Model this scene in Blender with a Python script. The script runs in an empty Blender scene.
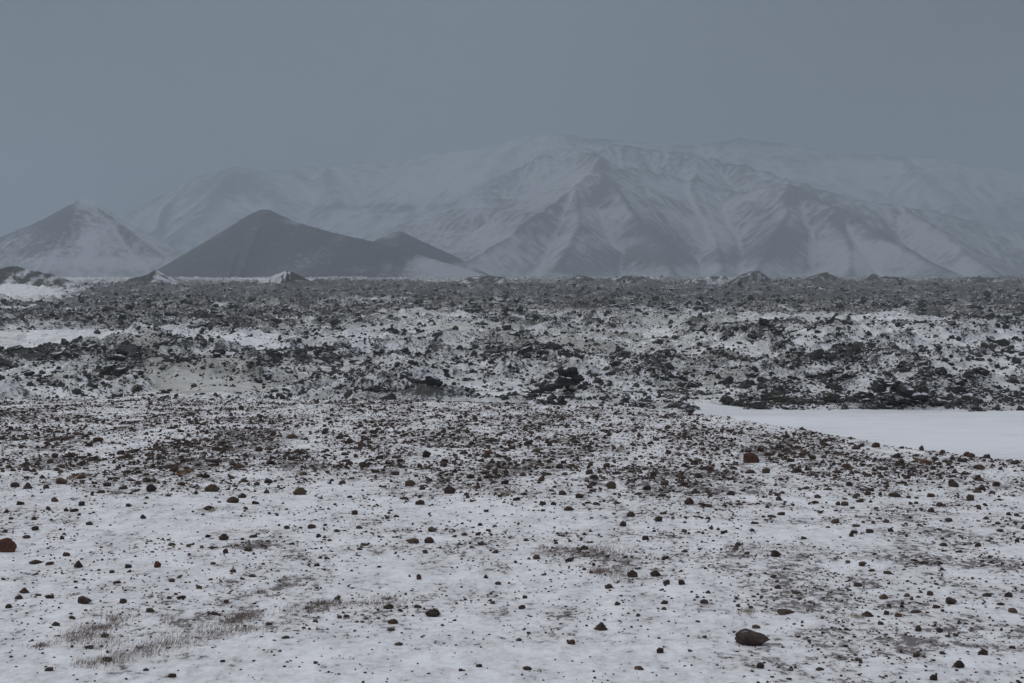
import bpy, bmesh, math, random
import numpy as np
from mathutils import Vector

rng = np.random.default_rng(7)
random.seed(7)
F = 1422.0            # focal length in pixels (50 mm on 36 mm, 1024 px)
HY = 273.0            # row of the true horizon
CAMZ = 1.7
LAVA = -10.3          # level of the lava plain
SC = bpy.context.scene
COL = SC.collection

# ------------------------------------------------------------------ noise
def _hash(ix, iy, seed):
    u = np.uint32
    h = ix.astype(np.int64).astype(u) * u(374761393) + iy.astype(np.int64).astype(u) * u(668265263) + u((seed * 974634777) & 0xFFFFFFFF)
    h = (h ^ (h >> u(13))) * u(1274126177)
    h = (h ^ (h >> u(16))) * u(2246822519)
    return ((h ^ (h >> u(15))) & u(0xFFFFFF)).astype(np.float32) * np.float32(1 / 0xFFFFFF)

def noise(x, y, seed=0):
    """gradient noise, about -1..1"""
    x = np.asarray(x, float); y = np.asarray(y, float)
    ix = np.floor(x); iy = np.floor(y)
    fx = x - ix; fy = y - iy
    u = fx * fx * fx * (fx * (fx * 6 - 15) + 10); v = fy * fy * fy * (fy * (fy * 6 - 15) + 10)
    def g(dx, dy):
        a = _hash(ix + dx, iy + dy, seed) * 2 * np.pi
        return np.cos(a) * (fx - dx) + np.sin(a) * (fy - dy)
    a = g(0, 0); b = g(1, 0); c = g(0, 1); d = g(1, 1)
    return 1.5 * ((a + (b - a) * u) * (1 - v) + (c + (d - c) * u) * v)

def fbm(x, y, seed=0, octs=4, gain=0.5, lac=2.07):
    s = 0; a = 1; t = 0
    for i in range(octs):
        s = s + a * noise(x, y, seed + i * 17); t += a
        x = x * lac + 3.1; y = y * lac - 1.7; a *= gain
    return s / t

def ridged(x, y, seed=0, octs=3, gain=0.5):
    s = 0; a = 1; t = 0
    for i in range(octs):
        s = s + a * (1 - np.abs(noise(x, y, seed + i * 13)) * 1.6); t += a
        x = x * 2.1 + 5.3; y = y * 2.1 - 2.9; a *= gain
    return s / t

def sm(a, b, x):
    t = np.clip((x - a) / (b - a), 0, 1)
    return t * t * (3 - 2 * t)

# ------------------------------------------------------------------ where things stand (surveyed from the photograph)
def topix(x, y, z):
    y = np.maximum(y, 0.5)
    return 512 + F * x / y, HY - F * (z - CAMZ) / y

def depth_fore(py):                      # distance on the near slope
    return CAMZ / ((py - HY) / F - 0.03)

_cpx = np.array([-400, 0, 350, 512, 600, 690, 800, 900, 1024, 1200, 1500.])
_cpy = np.array([401, 401, 402, 406, 411, 416, 432, 451, 466, 480, 500.])
_cY = depth_fore(_cpy)
_cX = (_cpx - 512) / F * _cY
def crest(x):                            # distance of the brow of the near slope, over x in metres
    return np.interp(x, _cX, _cY)

def ell(px, py, lst):
    s = np.zeros_like(px)
    for (cx, cy, rx, ry, w) in lst:
        d = ((px - cx) / rx) ** 2 + ((py - cy) / ry) ** 2
        s = s + w * np.exp(-d * 1.1)
    return s

def fore_density(x, y):
    """how stony the near slope is, 0..1"""
    px, py = topix(x, y, -0.03 * y)
    py0 = py; py = py + 13 * fbm(x * .7, y * .5, 15, 3)
    b = np.interp(py, [398, 412, 428, 445, 490, 503, 520, 560, 600, 640, 690],
                      [0.78, 0.74, 0.78, 0.82, 0.68, 0.56, 0.50, 0.47, 0.43, 0.38, 0.33])
    py = py0
    b = .88 * b + 0.30 * sm(640, 900, px) * sm(500, 560, py) 
    b = b + ell(px, py, [(120, 635, 90, 12, .1), (235, 620, 40, 8, .15), (590, 556, 60, 8, .3), (320, 607, 40, 5, .3), (230, 452, 85, 20, .5), (60, 462, 60, 7, .5), (480, 470, 90, 15, .3), (600, 482, 70, 14, .4), (735, 478, 90, 18, .25),
                         (890, 475, 110, 22, .2), (600, 562, 60, 9, .3), (390, 618, 45, 9, .35), (650, 580, 45, 8, .3), (935, 650, 90, 22, .15),
                         (430, 545, 70, 6, .4), (235, 545, 40, 9, .3), (770, 560, 80, 8, .2), (560, 640, 60, 7, .25), (270, 628, 50, 8, .2),
                         (175, 520, -80, -18, -.3), (250, 474, 55, 5, -.6), (480, 517, 90, 9, -.25), (770, 528, 110, 12, -.25), (200, 502, 220, 6, -.35),
                         (95, 452, 30, 5, -.5), (120, 440, 40, 4, -.3), (500, 655, 260, 20, -.15), (700, 630, 70, 20, -.2), (640, 455, 40, 6, -.3)])
    n = fbm(x * 0.9, y * 0.42, 5, 4)
    n2 = fbm(x * 3.1, y * 1.3, 9, 3)
    n3 = fbm(x * .8 + y * .25, y * 1.9 - x * .35, 12, 3)
    return np.clip(b * (1 + 1.1 * n + 0.7 * n2 + 1.1 * n3 * sm(480, 520, py)), 0, 1.2)

def pond_dist(x, y):
    far = 124 + 2.0 * noise(x / 9, 0 * x, 3) + 1.2 * noise(x / 3.1, 0 * x + 4, 4)
    left = np.interp(y, [60, 100, 112, 122, 131], [12, 15.0, 15.6, 16.2, 16.8]) + 1.0 * noise(y / 6, 0 * y, 8)
    return np.minimum(x - left, far + 7 * np.exp(-((x - 17) / 3.0) ** 2) - y)
def pond_mask(x, y):
    """1 on the snow covered flat right of the lava front"""
    return sm(-1.2, 1.2, pond_dist(x, y))

def crag(x, y):
    wx = x + 3 * noise(x / 9, y / 9, 63); wy = y + 3 * noise(x / 9 + 5, y / 9, 64)
    return sm(.52, .92, ridged(wx / 15, wy / 21, 65, 3, .5))

def lava_density(x, y):
    """share of bare lava, 0..1, over the plain"""
    px, py = topix(x, y, LAVA + 1.5 * sm(60, 160, y))
    b = np.interp(py, [274, 281, 286, 305, 318, 335, 360, 400, 420], [0.5, 0.62, 1.0, 0.97, 0.70, 0.49, 0.48, 0.52, 0.54])
    b = b + 0.12 * sm(400, 620, px) * sm(330, 300, py) - 0.22 * sm(220, 60, px) * sm(300, 285, py)
    b = b + ell(px, py, [(40, 340, 62, 8, -2.0), (20, 296, 50, 5, -1.8), (470, 330, 60, 5, -.4), (900, 322, 60, 5, -.4), (700, 315, 60, 4, -.4), (560, 312, 60, 4, -.2), (232, 345, 45, 6, -.8), (470, 388, 55, 7, -.9), (205, 384, 70, 9, -.8), (655, 333, 18, 14, -.6),
                         (800, 318, 70, 4, -.6), (100, 374, 40, 4, -.5), (600, 402, 45, 5, -.8), (330, 398, 45, 5, -.6), (640, 350, 40, 8, -.3), (430, 330, 50, 6, -.3),
                         (275, 282, 30, 3, -.6), (130, 396, 150, 7, -.5), (410, 318, 60, 4, -.3), (360, 303, 60, 3, -.3),
                         (125, 368, 40, 6, .8), (35, 358, 45, 5, .7), (150, 318, 170, 9, .35), (300, 358, 60, 8, .35), (845, 372, 70, 9, .25), (905, 396, 110, 7, .4), (385, 397, 35, 7, .6),
                         (770, 352, 60, 6, .15), (500, 352, 40, 7, .35), (730, 398, 60, 8, .2), (640, 375, 60, 10, .1), (960, 345, 80, 6, .15), (930, 310, 110, 5, .3)])
    n = fbm(x / 17, y / 34, 21, 4, .6)
    n2 = fbm(x / 4.5, y / 7.0, 27, 3, .6)
    d = b * (.62 + 0.55 * n + .62 * crag(x, y) * sm(700, 350, y) + .34 * sm(350, 700, y)) + 0.34 * n2 + .03 + .14 * sm(1400, 2600, np.hypot(x, y))
    return np.clip(d, 0, .92) * (1 - sm(.55, 1, pond_mask(x, y)))

def height(x, y):
    x = np.asarray(x, float); y = np.asarray(y, float)
    cr = crest(x)
    # near slope
    zf = -0.03 * y + 0.045 * fbm(x * .45, y * .3, 31, 3) + 0.016 * fbm(x * 2.2, y * 1.6, 37, 3) - 0.004
    zf = zf - 0.15 * sm(0, 30, np.abs(x)) * 0
    # slope behind the brow, down to the plain
    over = y - cr
    zd = -0.03 * cr - 0.36 * np.maximum(over, 0) * sm(0, 5, over)
    # lava plain
    r = np.hypot(x, y)
    ld = lava_density(x, y)
    dist = sm(40, 100, y)
    hum = 2.3 * fbm(x / 34, y / 40, 41, 3) + 1.1 * fbm(x / 10, y / 12, 47, 3) + 0.3
    rock = (1.0 * crag(x, y) + .45 * fbm(x / 1.3, y / 1.3, 67, 3, .7) + .35 * noise(x / 3, y / 3, 68)) * sm(.1, .5, ld) + ld * (0.85 * ridged(x / 6.5, y / 6.5, 51, 4, .6) - 0.1)
    moundpx = [(14.0*0 - 45.5, 178, 16, 10, 1.6), (-27, 150, 13, 8, 1.5), (-8, 158, 14, 7, 1.0), (44, 190, 28, 17, 2.6), (70, 205, 30, 18, 2.4), (20, 185, 16, 12, 1.2),
               (-60, 230, 25, 14, 1.6), (5, 162, 8, 5, 1.2), (-13, 141, 7, 5, 1.3), (38, 150, 30, 12, 1.5), (55, 142, 18, 10, 1.6)]
    m = 0
    for (cx, cy, rx, ry, h) in moundpx:
        m = m + h * np.exp(-(((x - cx) / rx) ** 2 + ((y - cy) / ry) ** 2))
    far = sm(1500, 3000, r)
    hum = hum + 9 * np.maximum(fbm(x / 90, y / 190, 43, 3), -.2) * sm(350, 1100, r)
    zl = LAVA + (hum + m) * (1 - 0.55 * far) + rock * (1 + 1.0 * sm(300, 1200, r)) + 0.5
    zl = zl * (1 - sm(3000, 4500, r)) + (LAVA) * sm(3000, 4500, r)
    p = pond_mask(x, y); pr = sm(-26, -1, pond_dist(x, y)) * .88
    zl = np.where(pr > 0, LAVA + .15 + (zl - LAVA - .15) * (1 - pr), zl)
    zl = np.where(p > 0, np.maximum(zl, LAVA - .02) * (1 - p) + (LAVA - 0.5) * p, zl)
    z = np.where(over < 0, zf, np.maximum(zd + (zf + 0.03 * y) * sm(6, 0, over), zl))
    return np.where(y < 1, zf * (r < 60) + (r >= 60) * np.minimum(zf, -0.03 * 60), z)

# ------------------------------------------------------------------ mesh helpers
def mesh_np(name, V, Fc, mats, smooth=False, attrs=None, parent=None, midx=None):
    me = bpy.data.meshes.new(name)
    V = np.ascontiguousarray(V, dtype=np.float32); Fc = np.ascontiguousarray(Fc, dtype=np.int32)
    k = Fc.shape[1]
    me.vertices.add(len(V)); me.vertices.foreach_set('co', V.ravel())
    me.loops.add(Fc.size); me.loops.foreach_set('vertex_index', Fc.ravel())
    me.polygons.add(len(Fc)); me.polygons.foreach_set('loop_start', np.arange(0, Fc.size, k, dtype=np.int32))
    if midx is not None: me.polygons.foreach_set('material_index', midx.astype(np.int32))
    me.polygons.foreach_set('use_smooth', np.full(len(Fc), smooth))
    for m in mats: me.materials.append(m)
    me.update(calc_edges=True)
    for an, av in (attrs or {}).items():
        a = me.attributes.new(an, 'FLOAT', 'POINT'); a.data.foreach_set('value', np.ascontiguousarray(av, dtype=np.float32))
    o = bpy.data.objects.new(name, me); COL.objects.link(o)
    if parent: o.parent = parent
    return o

def tag(o, label=None, cat=None, group=None, kind=None):
    if label: o['label'] = label
    if cat: o['category'] = cat
    if group: o['group'] = group
    if kind: o['kind'] = kind
    return o

def grid_faces(nr, nc, wrap=False):
    i = np.arange(nr - 1)[:, None]; j = np.arange(nc if wrap else nc - 1)[None, :]
    j2 = (j + 1) % nc
    a = i * nc + j; b = i * nc + j2; c = (i + 1) * nc + j2; d = (i + 1) * nc + j
    return np.stack([a, d, c, b], -1).reshape(-1, 4)

# ------------------------------------------------------------------ materials
def newmat(name, rough=0.9):
    m = bpy.data.materials.new(name); m.use_nodes = True
    nt = m.node_tree; nt.nodes.clear()
    out = nt.nodes.new('ShaderNodeOutputMaterial'); b = nt.nodes.new('ShaderNodeBsdfPrincipled')
    b.inputs['Roughness'].default_value = rough; b.inputs['Specular IOR Level'].default_value = 0.25
    nt.links.new(b.outputs[0], out.inputs[0])
    return m, nt, b

class N:
    def __init__(s, nt): s.nt = nt
    def link(s, a, b): s.nt.links.new(a, b)
    def _in(s, sock, v):
        if isinstance(v, bpy.types.NodeSocket): s.link(v, sock)
        else: sock.default_value = v
    def geo(s): return s.nt.nodes.new('ShaderNodeNewGeometry')
    def attr(s, n):
        a = s.nt.nodes.new('ShaderNodeAttribute'); a.attribute_name = n; return a.outputs['Fac']
    def scale(s, v, sc):
        m = s.nt.nodes.new('ShaderNodeVectorMath'); m.operation = 'MULTIPLY'; s._in(m.inputs[0], v); m.inputs[1].default_value = sc; return m.outputs[0]
    def noise(s, v, sc, det=4, rough=.55, dist=0):
        n = s.nt.nodes.new('ShaderNodeTexNoise'); s._in(n.inputs['Vector'], v); n.inputs['Scale'].default_value = sc
        n.inputs['Detail'].default_value = det; n.inputs['Roughness'].default_value = rough; n.inputs['Distortion'].default_value = dist; return n.outputs[0]
    def voro(s, v, sc):
        n = s.nt.nodes.new('ShaderNodeTexVoronoi'); s._in(n.inputs['Vector'], v); n.inputs['Scale'].default_value = sc; return n.outputs['Distance']
    def math(s, op, a, b=0.0, c=None, clamp=False):
        m = s.nt.nodes.new('ShaderNodeMath'); m.operation = op; m.use_clamp = clamp; s._in(m.inputs[0], a); s._in(m.inputs[1], b)
        if c is not None: s._in(m.inputs[2], c)
        return m.outputs[0]
    def step(s, x, a, b):
        m = s.nt.nodes.new('ShaderNodeMapRange'); m.interpolation_type = 'SMOOTHSTEP'; s._in(m.inputs[0], x)
        s._in(m.inputs[1], a); s._in(m.inputs[2], b); return m.outputs[0]
    def mix(s, f, a, b):
        m = s.nt.nodes.new('ShaderNodeMix'); m.data_type = 'RGBA'; s._in(m.inputs[0], f); s._in(m.inputs[6], a); s._in(m.inputs[7], b); return m.outputs[2]
    def bump(s, h, st, d):
        m = s.nt.nodes.new('ShaderNodeBump'); m.inputs['Strength'].default_value = st; m.inputs['Distance'].default_value = d; s._in(m.inputs['Height'], h); return m.outputs[0]
    def sep(s, v):
        m = s.nt.nodes.new('ShaderNodeSeparateXYZ'); s._in(m.inputs[0], v); return m.outputs

SNOW = (.88, .88, .895, 1); SNOW2 = (.78, .775, .79, 1)

def mat_fore():
    m, nt, b = newmat('thin_snow_over_gravel'); n = N(nt)
    P = n.geo().outputs['Position']; d = n.attr('dens')
    fine = n.noise(n.scale(P, (1, .75, 1)), 16, 6, .75)
    mid = n.noise(n.scale(P, (1, .5, 1)), 4.5, 5, .65)
    big = n.noise(n.scale(P, (1, .4, 1)), 1.1, 3, .5)
    s = n.math('MULTIPLY_ADD', fine, 1.0, n.math('MULTIPLY', mid, .50))
    s = n.math('ADD', s, n.math('MULTIPLY', big, .25))
    s = n.math('ADD', s, n.math('MULTIPLY', d, .17))
    f = n.step(s, 1.00, 1.10)
    soilc = n.mix(n.noise(P, 60, 3), (.04, .033, .031, 1), (.12, .095, .085, 1))
    snowc = n.mix(n.step(mid, .35, .7), SNOW, SNOW2)
    dust = n.step(s, .76, 1.04)
    snowc = n.mix(n.math('MULTIPLY', dust, .36), snowc, (.33, .30, .295, 1))
    c = n.mix(n.math('MULTIPLY', f, .85), snowc, soilc)
    n.link(c, b.inputs['Base Color'])
    h = n.math('ADD', n.noise(P, 45, 4, .6), n.math('MULTIPLY', n.noise(n.scale(P, (1, .5, 1)), 7, 3), 2.0))
    n.link(n.bump(h, .5, .012), b.inputs['Normal'])
    return m

def mat_lava():
    m, nt, b = newmat('snowy_lava'); n = N(nt)
    g = n.geo(); P = g.outputs['Position']; d = n.attr('dens')
    nz = n.sep(g.outputs['Normal'])[2]
    slope = n.step(nz, .95, .6)
    fine = n.noise(P, 1.9, 7, .78)
    mid = n.noise(n.scale(P, (1, .6, 1)), .22, 5, .6)
    s = n.math('ADD', n.math('MULTIPLY', fine, .9), n.math('MULTIPLY', mid, .5))
    s = n.math('ADD', s, n.math('MULTIPLY', slope, .13))
    s = n.math('ADD', s, n.math('MULTIPLY', d, .33))
    s = n.math('ADD', s, n.math('MULTIPLY', n.math('SUBTRACT', n.noise(P, 4.5, 4, .8), .5), .70))
    f = n.step(s, .87, 1.0)
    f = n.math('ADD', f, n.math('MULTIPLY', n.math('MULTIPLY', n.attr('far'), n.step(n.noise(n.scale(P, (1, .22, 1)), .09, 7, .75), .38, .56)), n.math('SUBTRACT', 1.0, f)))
    moss = n.step(n.noise(P, .035, 4, .6, 1.0), .47, .60)
    lav = n.mix(n.noise(P, 2.3, 4, .7), (.017, .016, .017, 1), (.058, .052, .048, 1))
    lav = n.mix(n.math('MULTIPLY', moss, .35), lav, n.mix(n.noise(P, .9, 4), (.07, .066, .048, 1), (.17, .155, .115, 1)))
    snowc = n.mix(n.step(n.noise(P, .5, 4), .35, .7), SNOW, (.62, .625, .64, 1))
    # moss and grass showing through thin snow
    thin = n.math('MULTIPLY', n.step(n.math('ADD', n.noise(n.scale(P, (1, .4, 1)), .8, 7, .8), n.math('MULTIPLY', moss, .13)), .45, .60), n.attr('moss'))
    snowc = n.mix(n.math('MULTIPLY', thin, .62), snowc, (.25, .232, .16, 1))
    c = n.mix(n.math('MULTIPLY', f, .93), snowc, lav)
    n.link(c, b.inputs['Base Color'])
    h = n.math('MULTIPLY', n.noise(P, 2.2, 6, .75), n.math('ADD', d, .15))
    n.link(n.bump(h, .8, .5), b.inputs['Normal'])
    return m

def mat_snow():
    m, nt, b = newmat('wind_packed_snow'); n = N(nt)
    P = n.geo().outputs['Position']
    a = n.noise(n.scale(P, (.35, 1, 1)), .14, 4, .55); q = n.noise(n.scale(P, (.4, 1, 1)), 1.2, 4, .6)
    c = n.mix(n.step(n.math('ADD', n.math('MULTIPLY', a, .7), n.math('MULTIPLY', q, .3)), .38, .64), (.80, .81, .83, 1), (.66, .67, .69, 1))
    n.link(c, b.inputs['Base Color']); n.link(n.bump(q, .4, .06), b.inputs['Normal'])
    return m

def mat_stone(name, c1, c2, snow=.25, sc=30, bd=.01):
    m, nt, b = newmat(name, .85); n = N(nt)
    g = n.geo(); P = g.outputs['Position']
    nn = n.noise(P, sc, 5, .7)
    oi = nt.nodes.new('ShaderNodeObjectInfo').outputs['Random']
    rnd = n.attr('tint')
    base = n.mix(n.math('FRACT', n.math('ADD', rnd, oi)), c1, c2)
    base = n.mix(n.step(nn, .35, .72), base, n.mix(.5, base, (c2[0] * 1.9, c2[1] * 1.9, c2[2] * 1.9, 1)))
    nz = n.sep(g.outputs['Normal'])[2]
    s = n.step(n.math('ADD', nz, n.math('MULTIPLY', n.noise(P, sc * .55, 4, .65), .9)), 1.62 - snow * .8, 1.75 - snow * .8)
    n.link(n.mix(n.math('MULTIPLY', s, .8), base, (.74, .75, .79, 1)), b.inputs['Base Color'])
    n.link(n.bump(n.noise(P, sc * 1.6, 5, .75), .8, bd), b.inputs['Normal'])
    return m

def mat_mountain(name, dark, darker, snowc, sc=1.0, streak=(1, 1, 1)):
    m, nt, b = newmat(name); n = N(nt)
    g = n.geo(); P = g.outputs['Position']; sn = n.attr('snow')
    a = n.noise(n.scale(P, streak), .012 * sc, 6, .68); q = n.noise(P, .05 * sc, 5, .7)
    s = n.math('ADD', sn, n.math('MULTIPLY', n.math('SUBTRACT', a, .5), 1.1)); s = n.math('ADD', s, n.math('MULTIPLY', n.math('SUBTRACT', q, .5), .9))
    f = n.step(s, .10, .95)
    rock = n.mix(q, darker, dark)
    n.link(n.mix(f, rock, snowc), b.inputs['Base Color'])
    n.link(n.bump(q, .5, 8 / sc), b.inputs['Normal'])
    return m

def mat_plain(name, c1, c2, sc):
    m, nt, b = newmat(name); n = N(nt)
    n.link(n.mix(n.noise(n.geo().outputs['Position'], sc, 3), c1, c2), b.inputs['Base Color'])
    return m

M_FORE = mat_fore(); M_LAVA = mat_lava(); M_SNOW = mat_snow()
M_STONE = mat_stone('dark_basalt_stone', (.024, .018, .016, 1), (.066, .045, .036, 1), .16, 40, .006)
M_BIGB = mat_stone('snow_flecked_basalt', (.022, .019, .018, 1), (.060, .048, .038, 1), .42, 55, .012)
M_RUST = mat_stone('rusty_scoria', (.055, .027, .019, 1), (.085, .042, .028, 1), .0, 40, .008)
M_BROWN = mat_stone('brown_stone', (.060, .040, .028, 1), (.085, .060, .042, 1), .05, 40, .006)
M_BOULD = mat_stone('black_lava', (.020, .019, .021, 1), (.050, .046, .044, 1), .42, 2.4, .12)
M_BOULDM = mat_stone('mossy_lava', (.036, .035, .029, 1), (.060, .057, .043, 1), .35, 2.4, .12)
M_DARKOUT = mat_stone('bare_black_lava', (.014, .013, .014, 1), (.030, .027, .026, 1), .02, 2.4, .12)
M_GRASS = mat_plain('dry_grass', (.19, .145, .125, 1), (.34, .27, .235, 1), 30)
M_GRASSO = mat_plain('rusty_dry_grass', (.17, .085, .045, 1), (.26, .15, .085, 1), 30)
M_GRASSP = mat_plain('pale_dry_grass', (.42, .37, .30, 1), (.50, .45, .38, 1), 30)

# ------------------------------------------------------------------ the ground, one sheet
def build_ground():
    az = np.concatenate([np.linspace(-180, -40, 30, endpoint=False), np.linspace(-40, -23, 40, endpoint=False),
                         np.linspace(-23, 23, 1050, endpoint=False), np.linspace(23, 40, 40, endpoint=False), np.linspace(40, 180, 30, endpoint=False)])
    az = np.radians(az)
    r = np.concatenate([[0.0], np.linspace(.6, 5, 24, endpoint=False), np.geomspace(5, 34, 500, endpoint=False), np.geomspace(34, 95, 60, endpoint=False),
                        np.geomspace(95, 700, 580, endpoint=False), np.geomspace(700, 3000, 220, endpoint=False), np.geomspace(3000, 13000, 24)])
    A, R = np.meshgrid(az, r)
    X = R * np.sin(A); Y = R * np.cos(A)
    # keep the sheet simple outside the fine sector
    Z = height(X, Y)
    out = np.abs(A) > math.radians(39)
    Zs = np.where(R < 40, -0.03 * np.abs(Y), np.interp(R, [40, 90], [-1.2, LAVA]))
    w = sm(math.radians(26), math.radians(42), np.abs(A))
    Z = Z * (1 - w) + Zs * w
    over = Y - crest(X)
    dl = lava_density(X, Y); df = fore_density(X, Y)
    dens = np.where(over < 3, df, dl); dens = np.where(np.abs(A) > 1.2, .25, dens)
    px, py = topix(X, Y, LAVA + 0 * Y)
    moss = np.clip(.60 + 1.1 * fbm(X / 45, Y / 60, 77, 3) + ell(px, py, [(205, 376, 50, 6, .8), (440, 382, 50, 7, .9), (830, 345, 120, 12, .5), (90, 398, 90, 6, .8), (640, 385, 60, 9, .5), (720, 350, 60, 10, .5)]), 0, 1)
    moss = moss * sm(900, 350, R)
    V = np.stack([X, Y, Z], -1).reshape(-1, 3)
    Fc = grid_faces(len(r), len(az), wrap=True)
    fo = over.reshape(-1)[Fc].mean(1); fr = R.reshape(-1)[Fc].mean(1)
    fa = np.abs(A.reshape(-1)[Fc]).mean(1)
    mi = ((fo > 4) | ((fr > 60) & (fa > .6))).astype(int)
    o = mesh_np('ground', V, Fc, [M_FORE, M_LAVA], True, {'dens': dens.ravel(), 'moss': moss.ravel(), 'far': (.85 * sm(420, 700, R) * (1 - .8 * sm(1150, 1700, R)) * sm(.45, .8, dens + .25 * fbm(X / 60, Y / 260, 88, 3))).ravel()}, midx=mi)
    tag(o, 'snow dusted stony slope in front and rough lava plain beyond it', 'ground', kind='structure')
build_ground()

def build_pond():
    xs = np.concatenate([np.linspace(9, 70, 200), np.linspace(72, 160, 20)]); ys = np.linspace(50, 136, 160)
    X, Y = np.meshgrid(xs, ys)
    Z = LAVA + 0.02 + .05 * fbm(X / 14, Y / 6, 61, 3) 
    Z += .5 * np.exp(-((X - 15.4) / 1.5) ** 2 - ((Y - 112) / 6) ** 2) * 0
    Fc = grid_faces(len(ys), len(xs)); Fc = Fc[pond_mask(X, Y).ravel()[Fc].max(1) > .02]
    o = mesh_np('snow_flat', np.stack([X, Y, Z], -1).reshape(-1, 3), Fc, [M_SNOW], True)
    tag(o, 'smooth flat sheet of unbroken snow in front of the dark lava edge', 'snow field', kind='structure')
build_pond()

# ------------------------------------------------------------------ mountains and hills
def P3(px, py, D): return np.array([(px - 512) / F * D, D, CAMZ + (HY - py) / F * D])

def ridge_field(X, Y, ridges, base):
    H = np.full(X.shape, base - 30.0); G = np.zeros(X.shape)
    for ri, rd in enumerate(ridges):
        pts = [P3(*p) for p in rd['pts']]; L = 0
        best = np.full(X.shape, 1e9); zr = np.zeros(X.shape); al = np.zeros(X.shape)
        for a, b in zip(pts[:-1], pts[1:]):
            d = b - a; l2 = d[0] ** 2 + d[1] ** 2; l = math.sqrt(l2)
            t = np.clip(((X - a[0]) * d[0] + (Y - a[1]) * d[1]) / l2, 0, 1)
            dist = np.hypot(X - a[0] - t * d[0], Y - a[1] - t * d[1])
            c = dist < best
            best = np.where(c, dist, best); zr = np.where(c, a[2] + t * d[2], zr); al = np.where(c, L + t * l, al)
            L += l
        ang = np.arctan2(X - pts[0][0], Y - pts[0][1])
        hh = np.maximum(zr - base, 1)
        lam = rd.get('lam', 260.); s = rd['s']
        al2 = al + ang * rd.get('fan', 0)
        gul = ridged(al2 / lam + best / (lam * 9), best / (lam * 7) + al2 * .0, 100 + ri * 7, 3, .55)
        wob = 1 + rd.get('wob', .18) * fbm(al2 / (lam * 2.2), best / (lam * 4), 140 + ri, 2)
        u = best * s / hh * wob
        env = np.clip(u * 3.5, 0, 1) * np.clip(1.15 - u, 0, 1)
        crestn = rd.get('rough', .02) * hh * fbm(al / (lam * .5), best / lam, 170 + ri, 4)
        h = base + hh * np.clip(1 - u, 0, 1) ** rd.get('p', 1.15) + (gul - .55) * env * rd.get('g', .16) * hh * rd.get('gm', .25) + crestn * (1 - u * .5)
        h = np.where(u > 1, base - 30 * np.minimum(u - 1, 1), h)
        c = h > H
        G = np.where(c, gul, G); H = np.where(c, h, H)
    return H, G

def erode(H, dx, dy, base, iters, K, m=.45):
    """carve valleys by stream power: each cell cuts down towards the neighbour it drains to"""
    ny, nx = H.shape; h = H.copy(); nbr = [(-1, -1), (-1, 0), (-1, 1), (0, -1), (0, 1), (1, -1), (1, 0), (1, 1)]
    idx = np.arange(ny * nx).reshape(ny, nx); A = None
    for it in range(iters):
        best = np.zeros(h.shape); rc = idx.copy(); dd = np.ones(h.shape)
        hp = np.pad(h, 1, constant_values=1e9); ip = np.pad(idx, 1)
        for a, b in nbr:
            d = math.hypot(a * dy, b * dx)
            sl = (h - hp[1 + a:1 + a + ny, 1 + b:1 + b + nx]) / d
            c = sl > best; best = np.where(c, sl, best); dd = np.where(c, d, dd)
            rc = np.where(c, ip[1 + a:1 + a + ny, 1 + b:1 + b + nx], rc)
        od = np.argsort(h.ravel()); rl = rc.ravel().tolist(); al = [dx * dy] * (nx * ny)
        for i in od[::-1].tolist():
            j = rl[i]
            if j != i: al[j] += al[i]
        A = np.array(al); f = (K * A ** m / dd.ravel()).tolist(); hl = h.ravel().tolist()
        for i in od.tolist():
            j = rl[i]
            if j != i: hl[i] = (hl[i] + f[i] * hl[j]) / (1 + f[i])
        h = np.array(hl).reshape(ny, nx)
        lap = np.pad(h, 1, mode='edge'); h = h * .8 + .05 * (lap[2:, 1:-1] + lap[:-2, 1:-1] + lap[1:-1, 2:] + lap[1:-1, :-2])
    return h, np.log10(A.reshape(ny, nx))

def mountain(name, label, x0, x1, y0, y1, nx, ny, ridges, mat, base=LAVA, snowf=None, cat='mountain', name_seed=0, detail=12., ero=None):
    xs = np.linspace(x0, x1, nx); ys = np.linspace(y0, y1, ny)
    X, Y = np.meshgrid(xs, ys)
    H, G = ridge_field(X, Y, ridges, base)
    H = H + detail * fbm(X / (detail * 14), Y / (detail * 14), 200 + name_seed, 4) * sm(0, 80, H - base)
    if ero:
        q = ero[2]; H = H + q * .16 * fbm(X / q, Y / q, 220 + name_seed, 3) * sm(0, 80, H - base)
        H, LA = erode(H, xs[1] - xs[0], ys[1] - ys[0], base, ero[0], ero[1], ero[3])
        lap = np.pad(H, 3, mode='edge'); k = lambda a, b: lap[3 + a:3 + a + ny, 3 + b:3 + b + nx]
        cv = (k(0, 3) + k(0, -3) + k(3, 0) + k(-3, 0)) / 4 - H      # >0 in hollows
        G = .5 - np.clip(cv / (ero[4]), -1, 1) * .5
        H = H + detail * .12 * fbm(X / (detail * 3), Y / (detail * 3), 230 + name_seed, 3) * sm(0, 80, H - base)
    px, py = topix(X, Y, H)
    gy, gx = np.gradient(H, ys, xs)
    sn = snowf(X, Y, H, G, px, py, gx, gy) if snowf else np.full(X.shape, .5)
    keep = H > base - 12
    Fc = grid_faces(ny, nx); k = keep.ravel()[Fc].any(1); Fc = Fc[k]
    used = np.unique(Fc); mp = np.full(nx * ny, -1); mp[used] = np.arange(len(used))
    o = mesh_np(name, np.stack([X, Y, H], -1).reshape(-1, 3)[used], mp[Fc], [mat], True, {'snow': sn.ravel()[used]})
    return tag(o, label, cat, kind='structure')

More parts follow.
